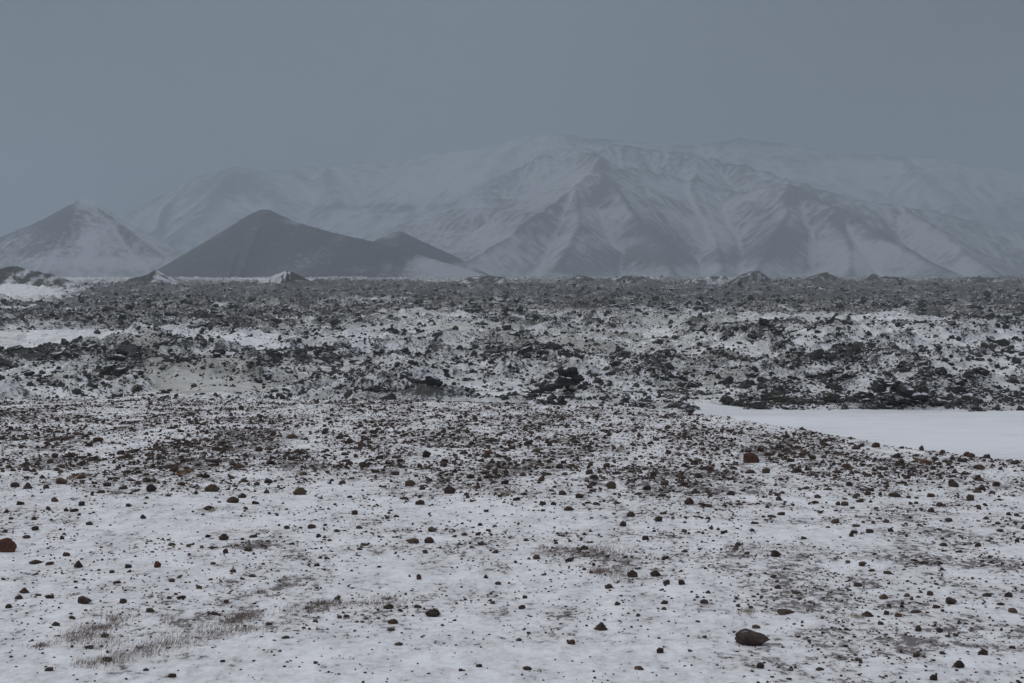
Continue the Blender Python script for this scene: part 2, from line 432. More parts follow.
M_MT = mat_mountain('mountain_rock_and_snow', (.13, .118, .120, 1), (.070, .065, .069, 1), (.51, .52, .545, 1), .8, (1, 1, .5))
M_MTB = mat_mountain('far_mountain_rock_and_snow', (.11, .11, .115, 1), (.06, .06, .065, 1), (.56, .59, .63, 1), .7, (1, 1, .4))
M_CONE = mat_mountain('cinder_cone_dusted', (.075, .069, .070, 1), (.050, .046, .048, 1), (.52, .53, .56, 1), 2.2, (1, 1, .6))
M_HILL = mat_mountain('olive_hillock', (.085, .080, .062, 1), (.045, .042, .036, 1), (.60, .61, .63, 1), 12, (1, 1, 1))

def snow_back(X, Y, H, G, px, py, gx, gy):
    s = .66 - .5 * (G - .5) + .35 * fbm(X / 500, Y / 700, 301, 3) - .2 * sm(0, 1, gx * 1.5)
    s = s + ell(px, py, [(440, 190, 90, 30, .35), (520, 160, 60, 20, .3), (860, 180, 90, 20, .25), (380, 207, 60, 4, -.5), (235, 185, 35, 18, -.45), (590, 140, 25, 5, -.5), (730, 143, 50, 5, -.3), (840, 158, 60, 4, -.35), (900, 240, 90, 20, -.12)])
    return s
mountain('mountain', 'broad snowy far ridge fading into grey cloud behind the nearer peaks', -4600, 5600, 5600, 9600, 640, 300, [
    dict(pts=[(60, 245, 8000), (130, 212, 8300), (190, 182, 8400), (235, 165, 8300), (285, 172, 8700), (330, 163, 8800), (400, 160, 8800), (470, 150, 8600), (540, 131, 8500), (600, 138, 8500), (660, 146, 8800),
              (740, 139, 8900), (830, 151, 8900), (900, 157, 8900), (1024, 172, 8900), (1150, 186, 8900), (1300, 200, 8900)], s=.40, lam=420, g=.20, p=1.0, rough=.025),
    dict(pts=[(235, 165, 8300), (215, 205, 7400), (160, 255, 6800)], s=.45, lam=300, g=.15),
    dict(pts=[(540, 131, 8500), (470, 190, 7400), (400, 240, 6500)], s=.42, lam=300, g=.16),
    dict(pts=[(330, 163, 8800), (340, 205, 7600), (440, 212, 7200)], s=.5, lam=260, g=.14),
    dict(pts=[(900, 157, 8900), (960, 205, 7400), (1060, 262, 6200)], s=.42, lam=330, g=.17),
    dict(pts=[(1100, 180, 8900), (1180, 215, 7400), (1300, 262, 6200)], s=.42, lam=330, g=.17),
], M_MTB, snowf=snow_back, name_seed=1, detail=40, ero=(8, .016, 90, .5, 7))

def snow_front(X, Y, H, G, px, py, gx, gy):
    s = .58 - .55 * (G - .5) + .70 * fbm(X / 230, Y / 420, 311, 5, .6) + .2 * sm(.1, .6, gx) - .05
    s = s + ell(px, py, [(575, 178, 22, 12, .5), (545, 200, 26, 10, .3), (602, 190, 16, 20, -.6), (650, 258, 62, 14, -.7), (640, 232, 60, 9, -.3), (560, 228, 55, 10, -.2), (575, 205, 30, 8, -.3), (793, 196, 26, 10, -.7), (835, 218, 26, 9, -.7), (875, 236, 22, 7, -.6), (785, 240, 28, 16, -.6), (742, 250, 16, 18, -.5), (765, 215, 20, 14, -.3),
                         (690, 190, 50, 16, .3), (715, 230, 26, 22, .35), (840, 255, 60, 14, .35), (590, 215, 20, 8, .3), (520, 250, 50, 20, .2), (620, 212, 25, 6, .25), (700, 268, 60, 6, .25)])
    return s
mountain('mountain', 'jagged rocky mountain with two dark peaks streaked with snow', -1100, 3300, 4200, 8300, 700, 560, [
    dict(pts=[(520, 168, 7000), (548, 152, 7000), (575, 147, 7050), (610, 146, 7100), (650, 152, 7100), (700, 158, 7050), (745, 168, 6900), (790, 180, 6600), (840, 196, 6500), (900, 206, 6500), (980, 222, 6500), (1080, 240, 6500)], s=.42, lam=200, g=.2, rough=.06),
    dict(pts=[(575, 147, 7050), (600, 158, 6500), (598, 168, 6050)], s=.5, lam=150, g=.2, rough=.05),
    dict(pts=[(700, 158, 7050), (690, 190, 6300), (715, 235, 5600), (722, 268, 5000)], s=.5, lam=150, g=.2, rough=.06),
    dict(pts=[(900, 206, 6500), (950, 240, 5800), (1000, 274, 5000)], s=.45, lam=150, g=.2, rough=.05),
    dict(pts=[(598, 167, 6000), (575, 186, 5800), (545, 208, 5550), (510, 235, 5250), (465, 262, 4900), (430, 276, 4700)], s=.52, lam=150, g=.20, rough=.05),
    dict(pts=[(598, 167, 6000), (622, 196, 5650), (650, 232, 5300), (668, 262, 4900), (676, 277, 4650)], s=.55, lam=150, g=.24, rough=.04),
    dict(pts=[(598, 167, 6000), (640, 172, 6300), (690, 182, 6500), (740, 192, 6450), (770, 186, 6150), (790, 183, 6000), (812, 194, 5850), (835, 208, 5650), (880, 234, 5300), (925, 258, 5000), (965, 276, 4750)], s=.50, lam=170, g=.22, rough=.05),
    dict(pts=[(790, 183, 6000), (785, 215, 5600), (768, 245, 5250), (755, 272, 4900)], s=.60, lam=130, g=.24, rough=.05),
    dict(pts=[(575, 186, 5800), (580, 225, 5300), (560, 262, 4850)], s=.60, lam=130, g=.22, rough=.04),
    dict(pts=[(700, 184, 6500), (715, 225, 5800), (712, 262, 5200)], s=.50, lam=150, g=.22, rough=.04),
    dict(pts=[(835, 208, 5650), (850, 245, 5250), (850, 272, 4900)], s=.55, lam=130, g=.20, rough=.03),
], M_MT, snowf=snow_front, name_seed=2, detail=34, ero=(9, .016, 48, .5, 3.2))

def snow_left(X, Y, H, G, px, py, gx, gy):
    s = .34 - .30 * (G - .5) + .3 * fbm(X / 120, Y / 160, 321, 3)
    return s + .35 * sm(-.3, .5, -gx) + ell(px, py, [(60, 222, 26, 18, -.4), (95, 202, 14, 5, .8), (120, 262, 70, 7, .35), (30, 262, 40, 8, .3), (90, 240, 12, 20, .3)])
mountain('volcanic_cone', 'pale snow streaked cone at the left end, farther off than the dark one', -2100, -800, 3700, 5100, 330, 330, [
    dict(pts=[(88, 198, 4450), (80, 200, 4400)], s=.56, lam=110, g=.08, p=1.12, fan=260, rough=.02, wob=.1),
    dict(pts=[(88, 198, 4450), (120, 222, 4350), (165, 256, 4200)], s=.60, lam=110, g=.08, p=1.1, rough=.02, wob=.1),
    dict(pts=[(80, 200, 4400), (30, 226, 4400), (-60, 262, 4400)], s=.6, lam=110, g=.08, p=1.05, rough=.02, wob=.1)], M_CONE, snowf=snow_left, cat='hill', name_seed=3, detail=5, ero=(4, .010, 30, .42, 1.2))

def snow_spindrift_mid(X, Y, H, G, px, py, gx, gy):
    s = .12 - .25 * (G - .5) + .1 * fbm(X / 90, Y / 120, 331, 3)
    return s + ell(px, py, [(455, 272, 48, 13, .9), (425, 263, 34, 7, .4), (305, 222, 26, 3.0, .35), (480, 278, 40, 8, .6), (365, 270, 30, 3, .15)])  # pale right foot: airborne spindrift painted into the cone's colour as snow cover
M_CONEM = mat_mountain('dark_cinder', (.105, .094, .092, 1), (.078, .071, .072, 1), (.48, .49, .52, 1), 2.2, (1, 1, .6))
mountain('volcanic_cone', 'dark smooth cone with a long shoulder falling to the right', -900, 130, 2600, 3500, 420, 330, [
    dict(pts=[(252, 213.5, 3000), (262, 209.8, 3000), (270, 210, 3000), (282, 215, 2995), (300, 223, 2985), (335, 233, 2970), (385, 244, 2950), (430, 258, 2930), (470, 270, 2920), (492, 277, 2910)], s=.60, lam=90, g=.05, p=1.06, rough=.008, wob=.06, fan=60)],
    M_CONEM, snowf=snow_spindrift_mid, cat='hill', name_seed=4, detail=1.2)
mountain('volcanic_cone', 'small brown cone peeping over the shoulder of the dark cone', -520, 60, 3180, 3800, 240, 240, [
    dict(pts=[(390, 233, 3450), (402, 231.5, 3450), (424, 242, 3440), (455, 256, 3420), (490, 275, 3400)], s=.5, lam=80, g=.06, p=1.05, rough=.01, wob=.06, fan=50)],
    M_CONEM, snowf=lambda X, Y, H, G, px, py, gx, gy: .10 - .3 * (G - .5) + ell(px, py, [(385, 236, 12, 3, .5), (470, 268, 30, 8, .5)]), cat='hill', name_seed=5, detail=1.5)

def hillock(label, D, pts, s, sb, ext=70, seed=0, asp=0.):
    cx = (np.mean([p[0] for p in pts]) - 512) / F * D
    base = LAVA - .5
    mountain('hillock', label, cx - ext, cx + ext, D - ext * .8, D + ext * .8, 150, 130, [dict(pts=[(p[0], p[1], D + (p[2] if len(p) > 2 else 0)) for p in pts], s=s, lam=9, g=.16, p=1.1, rough=.12, wob=.25, fan=12)],
             M_HILL, base=base, snowf=lambda X, Y, H, G, px, py, gx, gy: sb + .30 - .8 * (G - .5) + 1.0 * fbm(X / 7, Y / 10, 340 + seed, 4, .65) + asp * (sm(-.2, .25, gx) - .5), cat='hill', name_seed=10 + seed, detail=2.2)
hillock('olive brown hillock on the skyline, tallest of the right hand hillocks', 1250, [(738, 276), (748, 271.5), (758, 270.5), (765, 275), (770, 279)], .62, -.05, seed=1)
hillock('low snowy skyline rise left of the tallest right hand hillock', 1280, [(695, 278), (716, 275.5), (735, 277)], .45, .3, seed=2)
hillock('dark pointed hillock on the skyline, middle of the three right hand ones', 1250, [(806, 278), (817, 273.5), (826, 272), (836, 277)], .5, .0, seed=3)
hillock('small dark hillock with a flat tail, right of the other skyline hillocks', 1250, [(866, 278), (873, 273), (880, 276.5), (893, 276.5), (908, 279)], .55, -.1, seed=4)
hillock('low dark skyline bump near the right edge', 1280, [(968, 278), (978, 276.5), (1000, 278.5)], .5, .0, seed=5)
hillock('dark rocky hillock with a snow patch at the left edge', 900, [(-30, 274), (6, 268), (17, 265.5), (27, 269), (42, 272), (60, 276)], .42, -.15, seed=6, ext=50, asp=-.5)
hillock('small black cone with a white flank at the foot of the dark cone', 1150, [(132, 278), (146, 275), (156, 270)], .48, .1, seed=7, asp=-.8)
hillock('bright snow mound on the skyline below the dark cone', 1050, [(272, 276), (284, 271), (292, 271.5), (303, 277)], .5, .30, seed=8, ext=45, asp=1.1)
hillock('flat dark skyline mound below the streaked mountain', 1200, [(470, 277), (482, 275), (505, 277)], .4, .15, seed=9)
hillock('small dark skyline knob below the streaked mountain', 1200, [(573, 277), (581, 275), (590, 277)], .5, .1, seed=10)
hillock('low dark rise on the skyline between the knob and the snowy rise', 1200, [(608, 278), (625, 275.5), (642, 278)], .4, .1, seed=11)

# ------------------------------------------------------------------ stones
def hull_variant(npts, flat, seed):
    r = random.Random(seed); bm = bmesh.new()
    for i in range(npts):
        v = Vector((r.gauss(0, 1), r.gauss(0, 1), r.gauss(0, 1))).normalized() * r.uniform(.8, 1.05)
        bm.verts.new((v.x * .5, v.y * .5 * r.uniform(.75, 1), v.z * .5 * flat))
    bmesh.ops.convex_hull(bm, input=bm.verts[:])
    for v in [v for v in bm.verts if not v.link_faces]: bm.verts.remove(v)
    bm.verts.index_update()
    V = np.array([v.co[:] for v in bm.verts]); Fc = np.array([[v.index for v in f.verts] for f in bm.faces]); bm.free()
    return V, Fc

def noise3(p, sc, seed, octs=4):
    return (fbm(p[:, 0] * sc + 7.3 * p[:, 2] * sc * .31, p[:, 1] * sc + 1.3, seed, octs) + fbm(p[:, 1] * sc + 2.2, p[:, 2] * sc + 4.1, seed + 5, octs) + fbm(p[:, 2] * sc - 6.2, p[:, 0] * sc + 9.1, seed + 9, octs)) / 3

def rock_variant(sub, flat, amp, seed, sc=1.7):
    bm = bmesh.new(); bmesh.ops.create_icosphere(bm, subdivisions=sub, radius=.5)
    V = np.array([v.co[:] for v in bm.verts]); Fc = np.array([[v.index for v in f.verts] for f in bm.faces]); bm.free()
    # a few cutting planes give facets
    r = random.Random(seed)
    for _ in range(9 if sub < 4 else 6):
        n = Vector((r.gauss(0, 1), r.gauss(0, 1), r.gauss(0, 1))).normalized(); n = np.array(n[:]); d = r.uniform(.24, .40)
        k = V @ n; V = V - np.outer(np.maximum(k - d, 0), n)
    d = noise3(V * 2, sc, seed); d2 = noise3(V * 2, sc * 4, seed + 50, 3)
    V = V * (1 + amp * 1.6 * d + amp * .8 * d2 + (amp * .4 * noise3(V * 2, sc * 9, seed + 80, 3) if sub > 3 else 0))[:, None]
    if sub == 4: V[:, 2] *= np.clip(1.12 - (2 * V[:, 0] + r.choice([-.35, .35, .2])) ** 2 * .6, .3, 1.1)
    V[:, 2] *= flat; V[:, 1] *= r.uniform(.7, .95)
    return V, Fc

SMALL = [hull_variant(n, f, 100 + i) for i, (n, f) in enumerate([(12, .75), (14, .6), (11, .5), (13, .8), (16, .65), (12, .45), (10, .7), (15, .55), (12, .9), (13, .62)])]
MIDR = [hull_variant(17 + 2 * (i % 4), f, 300 + i) for i, f in enumerate([.75, .6, .5, .8, .65, .45, .7, .55, .9, .62])]
BIGR = [rock_variant(4, f, .30, 400 + i, 2.0) for i, f in enumerate([.7, .55, .85, .45, .65, .75])]
ROUND = [rock_variant(5, .7, .13, 451, 1.6), rock_variant(5, .8, .16, 459, 1.6)]
LAVS = [rock_variant(1, f, .45, 500 + i, 2.3) for i, f in enumerate([.8, .6, 1.0, .7, .5, .9, .65, .75])]
HULLS = [hull_variant(n_, f, 700 + i) for i, (n_, f) in enumerate([(14, 1.0), (12, .8), (16, .7), (13, 1.1), (11, .9), (15, .6)])]
LAVB = [rock_variant(3, f, .42, 600 + i, 2.0) for i, f in enumerate([.8, .6, 1.0, .7, .55, .9])]

def merge(name, variants, x, y, z, w, hz, rot, tint, mats, smooth=False):
    """many stones as one mesh; w width, hz height factor, sunk third"""
    Vs, Fs, Ts = [], [], []; off = 0
    vi = rng.integers(0, len(variants), len(x))
    for k, (V, Fc) in enumerate(variants):
        m = np.where(vi == k)[0]
        if not len(m): continue
        c, s = np.cos(rot[m]), np.sin(rot[m])
        vx = V[None, :, 0] * w[m, None]; vy = V[None, :, 1] * w[m, None]; vz = V[None, :, 2] * (w * hz)[m, None]
        X = vx * c[:, None] - vy * s[:, None] + x[m, None]; Y = vx * s[:, None] + vy * c[:, None] + y[m, None]; Z = vz + z[m, None]
        Vs.append(np.stack([X, Y, Z], -1).reshape(-1, 3))
        Fs.append((Fc[None] + (np.arange(len(m)) * len(V))[:, None, None]).reshape(-1, 3) + off)
        Ts.append(np.repeat(tint[m], len(V))); off += len(m) * len(V)
    return mesh_np(name, np.concatenate(Vs), np.concatenate(Fs), mats, smooth, {'tint': np.concatenate(Ts)})

# hand surveyed stones: px, py(base), width px, aspect h/w, kind (k dark, b brown, r rust)
HAND = [(757, 652, 38, .42, 'k'), (753, 465, 19, .62, 'r'), (2, 557, 21, .85, 'r'), (298, 497, 17, .5, 'b'), (426, 459, 11, .75, 'k'), (974, 503, 10, .8, 'b'), (878, 449, 9, .7, 'k'), (924, 452, 6, 1.1, 'k'),
 (957, 489, 12, .6, 'k'), (209, 494, 18, .5, 'b'), (230, 505, 14, .55, 'k'), (148, 494, 13, .7, 'k'), (79, 608, 16, .5, 'k'), (74, 571, 13, .65, 'k'), (154, 571, 8, 1.0, 'r'), (221, 543, 12, .65, 'k'), (223, 556, 7, .8, 'k'),
 (428, 546, 12, .6, 'k'), (411, 546, 15, .38, 'b'), (602, 635, 17, .5, 'k'), (522, 613, 9, .55, 'k'), (418, 583, 6, 1.2, 'k'), (498, 588, 7, .6, 'k'), (525, 602, 6, .7, 'k'), (572, 649, 10, .5, 'r'), (662, 658, 9, .7, 'k'), (641, 675, 10, .4, 'b'),
 (432, 621, 18, .5, 'k'), (387, 613, 12, .5, 'k'), (391, 628, 13, .4, 'r'), (479, 672, 7, .5, 'k'), (618, 609, 6, .8, 'k'), (634, 581, 11, .8, 'k'), (657, 580, 13, .55, 'k'), (668, 588, 8, .7, 'k'), (683, 588, 9, .65, 'k'), (432, 534, 12, .4, 'b'),
 (464, 538, 8, .5, 'k'), (480, 528, 6, .6, 'k'), (358, 531, 8, .5, 'k'), (353, 517, 7, .8, 'k'), (449, 496, 15, .6, 'k'), (419, 507, 10, .6, 'k'), (543, 507, 8, .6, 'k'), (554, 507, 7, .6, 'k'), (580, 500, 9, .6, 'k'), (563, 497, 9, .6, 'k'),
 (612, 491, 13, .7, 'b'), (632, 519, 10, .6, 'k'), (624, 529, 8, .9, 'k'), (660, 524, 9, .7, 'k'), (355, 459, 5, 1, 'k'), (394, 477, 10, .5, 'k'), (409, 488, 14, .5, 'b'), (764, 674, 9, .8, 'k'), (867, 569, 10, .5, 'k'), (779, 560, 12, .7, 'k'),
 (888, 603, 10, .65, 'b'), (924, 636, 9, .8, 'k'), (945, 637, 8, .8, 'k'), (957, 608, 13, .55, 'k'), (935, 599, 8, .7, 'k'), (989, 660, 12, .6, 'k'), (966, 674, 13, .7, 'k'), (955, 487, 10, .7, 'k'), (898, 499, 15, .35, 'k'), (1019, 617, 10, .6, 'b'),
 (872, 621, 15, .4, 'k'), (790, 618, 19, .25, 'k'), (691, 507, 12, .7, 'k'), (768, 475, 10, .6, 'k'), (983, 471, 14, .4, 'b'), (1014, 601, 8, .8, 'k'), (940, 686, 9, .8, 'k'), (62, 559, 9, .5, 'k'), (30, 567, 15, .28, 'k'), (118, 607, 9, .6, 'k'),
 (13, 603, 9, .6, 'k'), (3, 612, 8, .6, 'k'), (19, 597, 13, .5, 'k'), (45, 602, 9, .5, 'k'), (168, 585, 8, .5, 'k'), (196, 592, 7, .6, 'b'), (124, 571, 8, .6, 'k'), (108, 576, 6, .6, 'k'), (223, 606, 6, .6, 'k'), (250, 580, 9, .4, 'k'),
 (240, 500, 10, .6, 'k'), (206, 512, 12, .45, 'k'), (51, 504, 8, .8, 'k'), (78, 508, 7, .8, 'k'), (23, 491, 13, .6, 'k'), (11, 489, 10, .6, 'k'), (98, 495, 9, .45, 'b'), (120, 491, 10, .4, 'k'), (104, 488, 9, .5, 'k'), (58, 486, 14, .5, 'b'),
 (140, 521, 7, .8, 'k'), (265, 495, 7, .6, 'k'), (255, 487, 7, .7, 'k'), (31, 533, 8, .7, 'k'), (22, 541, 9, .5, 'k'), (86, 527, 8, .5, 'k'), (16, 507, 9, .5, 'k'), (290, 440, 13, .5, 'b'), (240, 411, 6, 1.0, 'k'), (257, 453, 9, .7, 'k'),
 (101, 667, 14, .4, 'k'), (167, 683, 10, .5, 'k'), (141, 676, 7, .5, 'k'), (219, 667, 6, .5, 'k'), (266, 629, 8, .4, 'k'), (285, 531, 7, .6, 'k'), (315, 569, 7, .5, 'k'), (47, 465, 8, .7, 'b'), (52, 459, 7, .8, 'k'), (700, 480, 9, .7, 'k'), (733, 497, 11, .5, 'k'),
 (852, 488, 8, .7, 'k'), (820, 500, 8, .6, 'k'), (1000, 488, 9, .6, 'k'), (862, 590, 10, .5, 'k'), (560, 470, 8, .8, 'k'), (590, 476, 9, .7, 'k'), (648, 492, 10, .6, 'k'), (505, 486, 9, .6, 'k'), (470, 480, 9, .6, 'k'), (523, 478, 8, .7, 'b')]

def fore_point(px, py):
    Y = depth_fore(py)
    for _ in range(6):
        X = (px - 512) / F * Y
        z = height(np.array([X]), np.array([Y]))[0]
        Y = (CAMZ - z) / ((py - HY) / F)
    return (px - 512) / F * Y, Y, z

stones = []   # individuals: x,y,z,w,h,kind,px,py,wpx
for (px, py, w, a, k) in HAND:
    X, Y, z = fore_point(px, py - w * a * .12)
    stones.append([X, Y, z, w / F * Y, w * a / F * Y * 1.05, k, px, py, w, True])

# random stones on the slope, thinned by the stoniness of the ground
def scatter(nn, per_width, wmin, wmax, alpha, pw, y1=31):
    Y = np.sqrt(rng.uniform(5.5 ** 2, y1 ** 2, nn)); X = (rng.uniform(-1, 1, nn)) * Y * .41
    d = fore_density(X, Y); keep = (rng.uniform(0, 1, nn) < d ** pw) & (Y < crest(X) + .8)
    X, Y = X[keep], Y[keep]; u = rng.uniform(0, 1, len(X))
    w = (wmin ** -alpha + u * (wmax ** -alpha - wmin ** -alpha)) ** (-1 / alpha)
    return X, Y, w
X1, Y1, W1 = scatter(60000, 0, .026, .13, 2.1, 1.5)
X2, Y2, W2 = scatter(110000, 0, .009, .026, 1.2, 1.2)
px1, py1 = topix(X1, Y1, -.03 * Y1); wp1 = W1 / Y1 * F
# nearer the lens the surface bears smaller stones
W1 = W1 * np.interp(py1, [400, 430, 470, 500, 560, 690], [.9, 1.0, 1.05, .85, .62, .50]); W1 = np.minimum(W1, 9.5 * Y1 / F); wp1 = W1 / Y1 * F
inview = (px1 > 3) & (px1 < 1021) & (py1 < 680)
order = np.argsort(-wp1 * inview)
# keep clear of the surveyed stones
hp = np.array([(s[6], s[7], s[8]) for s in stones])
clear = np.ones(len(X1), bool)
for (a, b, c) in hp:
    clear &= ~((np.abs(px1 - a) < (c * .6 + wp1 * .5)) & (np.abs(py1 - b + 2) < c * .4 + 2))
X1, Y1, W1, px1, py1, wp1 = [a[clear] for a in (X1, Y1, W1, px1, py1, wp1)]
inview = (px1 > 3) & (px1 < 1021) & (py1 < 680)
order = np.argsort(-wp1 * inview)
nind = 300 - len(stones)
ind = order[:nind]; rest = order[nind:]
Z1 = height(X1, Y1)
for i in ind:
    k = 'k' if random.random() < .84 else ('b' if random.random() < .75 else 'r')
    stones.append([X1[i], Y1[i], Z1[i], W1[i], W1[i] * random.uniform(.3, .62), k, px1[i], py1[i], wp1[i], False])
tint = rng.uniform(0, 1, len(X1))
redm = rng.uniform(0, 1, len(X1)) < .18
def stuff(name, label, idx, X, Y, Z, W, mat, cat):
    n = len(idx)
    o = merge(name, SMALL, X[idx], Y[idx], Z[idx] + W[idx] * .10, W[idx], rng.uniform(.7, 1.25, n), rng.uniform(0, 6.28, n), rng.uniform(0, 1, n), [mat])
    tag(o, label, cat, kind='stuff')
r1 = rest[~redm[rest]]; r2 = rest[redm[rest]]
stuff('loose_stones', 'dark loose stones littering the snowy slope', r1, X1, Y1, Z1, W1, M_STONE, 'stones')
stuff('brown_loose_stones', 'brown loose stones scattered among the dark ones on the slope', r2, X1, Y1, Z1, W1, M_BROWN, 'stones')
Z2 = height(X2, Y2)
stuff('gravel', 'fine dark gravel poking through thin snow on the slope', np.arange(len(X2)), X2, Y2, Z2, W2, M_STONE, 'gravel')

# ---- individuals with labels
MATK = {'k': M_STONE, 'b': M_BROWN, 'r': M_RUST}
cache = {}
def proto(k, v, big):
    key = (k, v, big)
    if key not in cache:
        V, Fc = ROUND[v - 90] if v >= 90 else (BIGR if big else MIDR)[v]
        lo, hi = V.min(0), V.max(0)
        V = (V - (lo + hi) / 2) / (hi - lo)
        o = mesh_np('stone', V, Fc, [MATK[k]], big, {'tint': np.zeros(len(V))})
        me = o.data; bpy.data.objects.remove(o); cache[key] = me
    return cache[key]

GRASS = [(95, 632, 62, 14, 1), (150, 652, 60, 9, 1), (235, 622, 36, 9, 1), (320, 607, 40, 5, 1), (183, 473, 14, 6, 2), (75, 478, 22, 5, 2), (150, 600, 14, 4, 1), (590, 556, 55, 8, 1), (504, 496, 18, 5, 3), (600, 575, 26, 6, 1), (385, 603, 30, 5, 1), (35, 650, 30, 5, 1),
         (925, 462, 16, 5, 2), (620, 450, 12, 4, 3), (300, 475, 16, 4, 3), (210, 512, 16, 4, 3), (750, 615, 22, 4, 3), (860, 620, 20, 4, 3)]
GLAB = ['widest patch of sparse brown grass stalks in snow at the lower left', 'long thin streak of dry grass below the widest grass patch', 'clump of dry brown grass right of the widest grass patch', 'thin line of grass stalks left of the reddish flat stone group',
        'rust orange grass tuft beside the densest stones on the left', 'wide rust orange grass tuft among the small stones near the left edge', 'small sparse grass tuft above the widest grass patch', 'wide faint patch of dry grass in the middle of the slope',
        'pale straw coloured tuft at the lower rim of the stone belt', 'sparse grass patch just below the wide faint one', 'grass stalks around the dark stones left of the lower middle', 'sparse grass stalks at the lower left corner',
        'rusty grass on the brow of the slope at the right', 'small pale tuft on the far part of the stone belt', 'pale grass streak on the snow strip right of the rust orange tuft', 'pale grass streak below the brown stone pair',
        'pale thin grass above the large dark boulder', 'pale thin grass left of the flat stones at the lower right']
GPARTS = {1: [], 3: []}
def build_grass(cx, cy, wpx, hpx, kind, label):
    X0, Y0, z0 = fore_point(cx, cy)
    rx = wpx / F * Y0 * .5; ry = hpx / 2 / (F * CAMZ / Y0 ** 2)
    n = int(min(2200, 260 + 5000 * rx * ry)); 
    a = rng.uniform(0, 6.28, n); r = np.abs(rng.normal(0, .55, n)) if kind != 2 else np.sqrt(rng.uniform(0, 1, n)) * .8; x = X0 + rx * r * np.cos(a) + .0; y = Y0 + ry * 1.5 * r * np.sin(a)
    keep = (fbm(x * 6, y * 3, 90 + int(cx), 3) > -.05 * (1 + r)) | (kind == 2); x, y = x[keep], y[keep]; n = len(x)
    z = height(x, y) - .004
    L = rng.uniform(.008, .036, n) * (Y0 / 8) ** .5 * (1.0 if kind == 1 else .8); az = rng.normal(.2, .9, n); lean = rng.uniform(.3, 1.3, n)
    dx = np.cos(az) * np.sin(lean) * L; dy = np.sin(az) * np.sin(lean) * L; dz = np.cos(lean) * L
    wd = rng.uniform(.0009, .0018, n) * Y0 / 8
    tx = -np.sin(az); ty = np.cos(az)
    b1 = np.stack([x - wd, y, z], -1); b2 = np.stack([x + wd, y, z], -1); b3 = np.stack([x, y + wd, z], -1)
    m = np.stack([x + dx * .55, y + dy * .55, z + dz * .7], -1)
    t = np.stack([x + dx, y + dy, z + dz], -1)
    V = np.stack([b1, b2, b3, m + np.stack([wd, 0 * wd, 0 * wd], -1) * .8, m - np.stack([wd, 0 * wd, 0 * wd], -1) * .8, t], 1)
    V = V.reshape(-1, 3)
    f = np.array([[0, 1, 3], [0, 3, 4], [1, 2, 3], [2, 0, 4], [2, 4, 3], [4, 3, 5]])
    Fc = (f[None] + (np.arange(n) * 6)[:, None, None]).reshape(-1, 3)
    if kind != 2:
        GPARTS[kind].append((V, Fc)); return
    c = np.array([X0, Y0, z0])
    o = mesh_np('grass_tuft', V - c, Fc, [{1: M_GRASS, 2: M_GRASSO, 3: M_GRASSP}[kind]])
    o.location = c
    tag(o, label, 'grass tuft', 'rusty grass tufts on the slope')
for g, l in zip(GRASS, GLAB): build_grass(*g, l)
def grass_streak(pts, spread, n, kind=1, Lm=1.0):
    pts = np.array(pts, float); t = rng.uniform(0, len(pts) - 1, n); i = np.minimum(t.astype(int), len(pts) - 2); f = (t - i)[:, None]
    p = pts[i] * (1 - f) + pts[i + 1] * f
    sp = spread * (.35 + .65 * np.sin(np.pi * t / (len(pts) - 1)))
    n = int(n * .75); p = p[:n]; sp = sp[:n]; px = p[:, 0] + rng.normal(0, 7, n); py = p[:, 1] + rng.normal(0, 1, n) * sp
    Y = depth_fore(py); X = (px - 512) / F * Y
    k = fbm(X * 5, Y * 4, 96, 3) > -.22; X, Y = X[k], Y[k]; n = len(X)
    z = height(X, Y) - .003; L = rng.uniform(.012, .042, n) * Lm; az = rng.normal(.1, .8, n); lean = rng.uniform(.1, 1.0, n); wd = rng.uniform(.0006, .0012, n)
    d = np.stack([np.cos(az) * np.sin(lean) * L, np.sin(az) * np.sin(lean) * L, np.cos(lean) * L], -1)
    b = np.stack([X, Y, z], -1); ex = np.array([1, 0, 0]); ey = np.array([0, 1, 0]); w_ = wd[:, None]
    V = np.stack([b - ex * w_, b + ex * w_, b + ey * w_, b + d * .6 + ex * w_ * .7, b + d * .6 - ex * w_ * .7, b + d], 1).reshape(-1, 3)
    fc = np.array([[0, 1, 3], [0, 3, 4], [1, 2, 3], [2, 0, 4], [2, 4, 3], [4, 3, 5]])
    GPARTS[kind].append((V, (fc[None] + (np.arange(n) * 6)[:, None, None]).reshape(-1, 3)))
grass_streak([(70, 668), (110, 662), (145, 652), (175, 645), (215, 634), (255, 631)], 5, 2600)
grass_streak([(62, 645), (82, 638), (98, 627), (118, 622)], 6, 1500)
grass_streak([(85, 660), (100, 650), (115, 640)], 8, 500)
grass_streak([(214, 625), (230, 623), (244, 619), (256, 614)], 4, 900)
grass_streak([(256, 614), (300, 611), (345, 606)], 3, 600)
grass_streak([(150, 622), (170, 624), (178, 628)], 3, 200)
grass_streak([(540, 556), (575, 553), (610, 555), (625, 562)], 5, 1300, 1, 1.2)
grass_streak([(590, 570), (615, 578), (630, 574)], 4, 500, 1, 1.2)
grass_streak([(350, 606), (380, 608), (400, 602)], 4, 500)
grass_streak([(730, 560), (760, 552), (800, 549)], 4, 400, 3, 1.3)
grass_streak([(480, 496), (503, 492), (520, 496)], 3, 400, 3, 1.6)
for k, nm, lab, mt in ((1, 'dry_grass', 'sparse patches of brown grass stalks poking through the snow', M_GRASS), (3, 'pale_dry_grass', 'faint patches of pale straw coloured grass in the snow', M_GRASSP)):
    off = 0; VV, FF = [], []
    for V, Fc in GPARTS[k]: VV.append(V); FF.append(Fc + off); off += len(V)
    tag(mesh_np(nm, np.concatenate(VV), np.concatenate(FF), [mt]), lab, 'grass', kind='stuff')

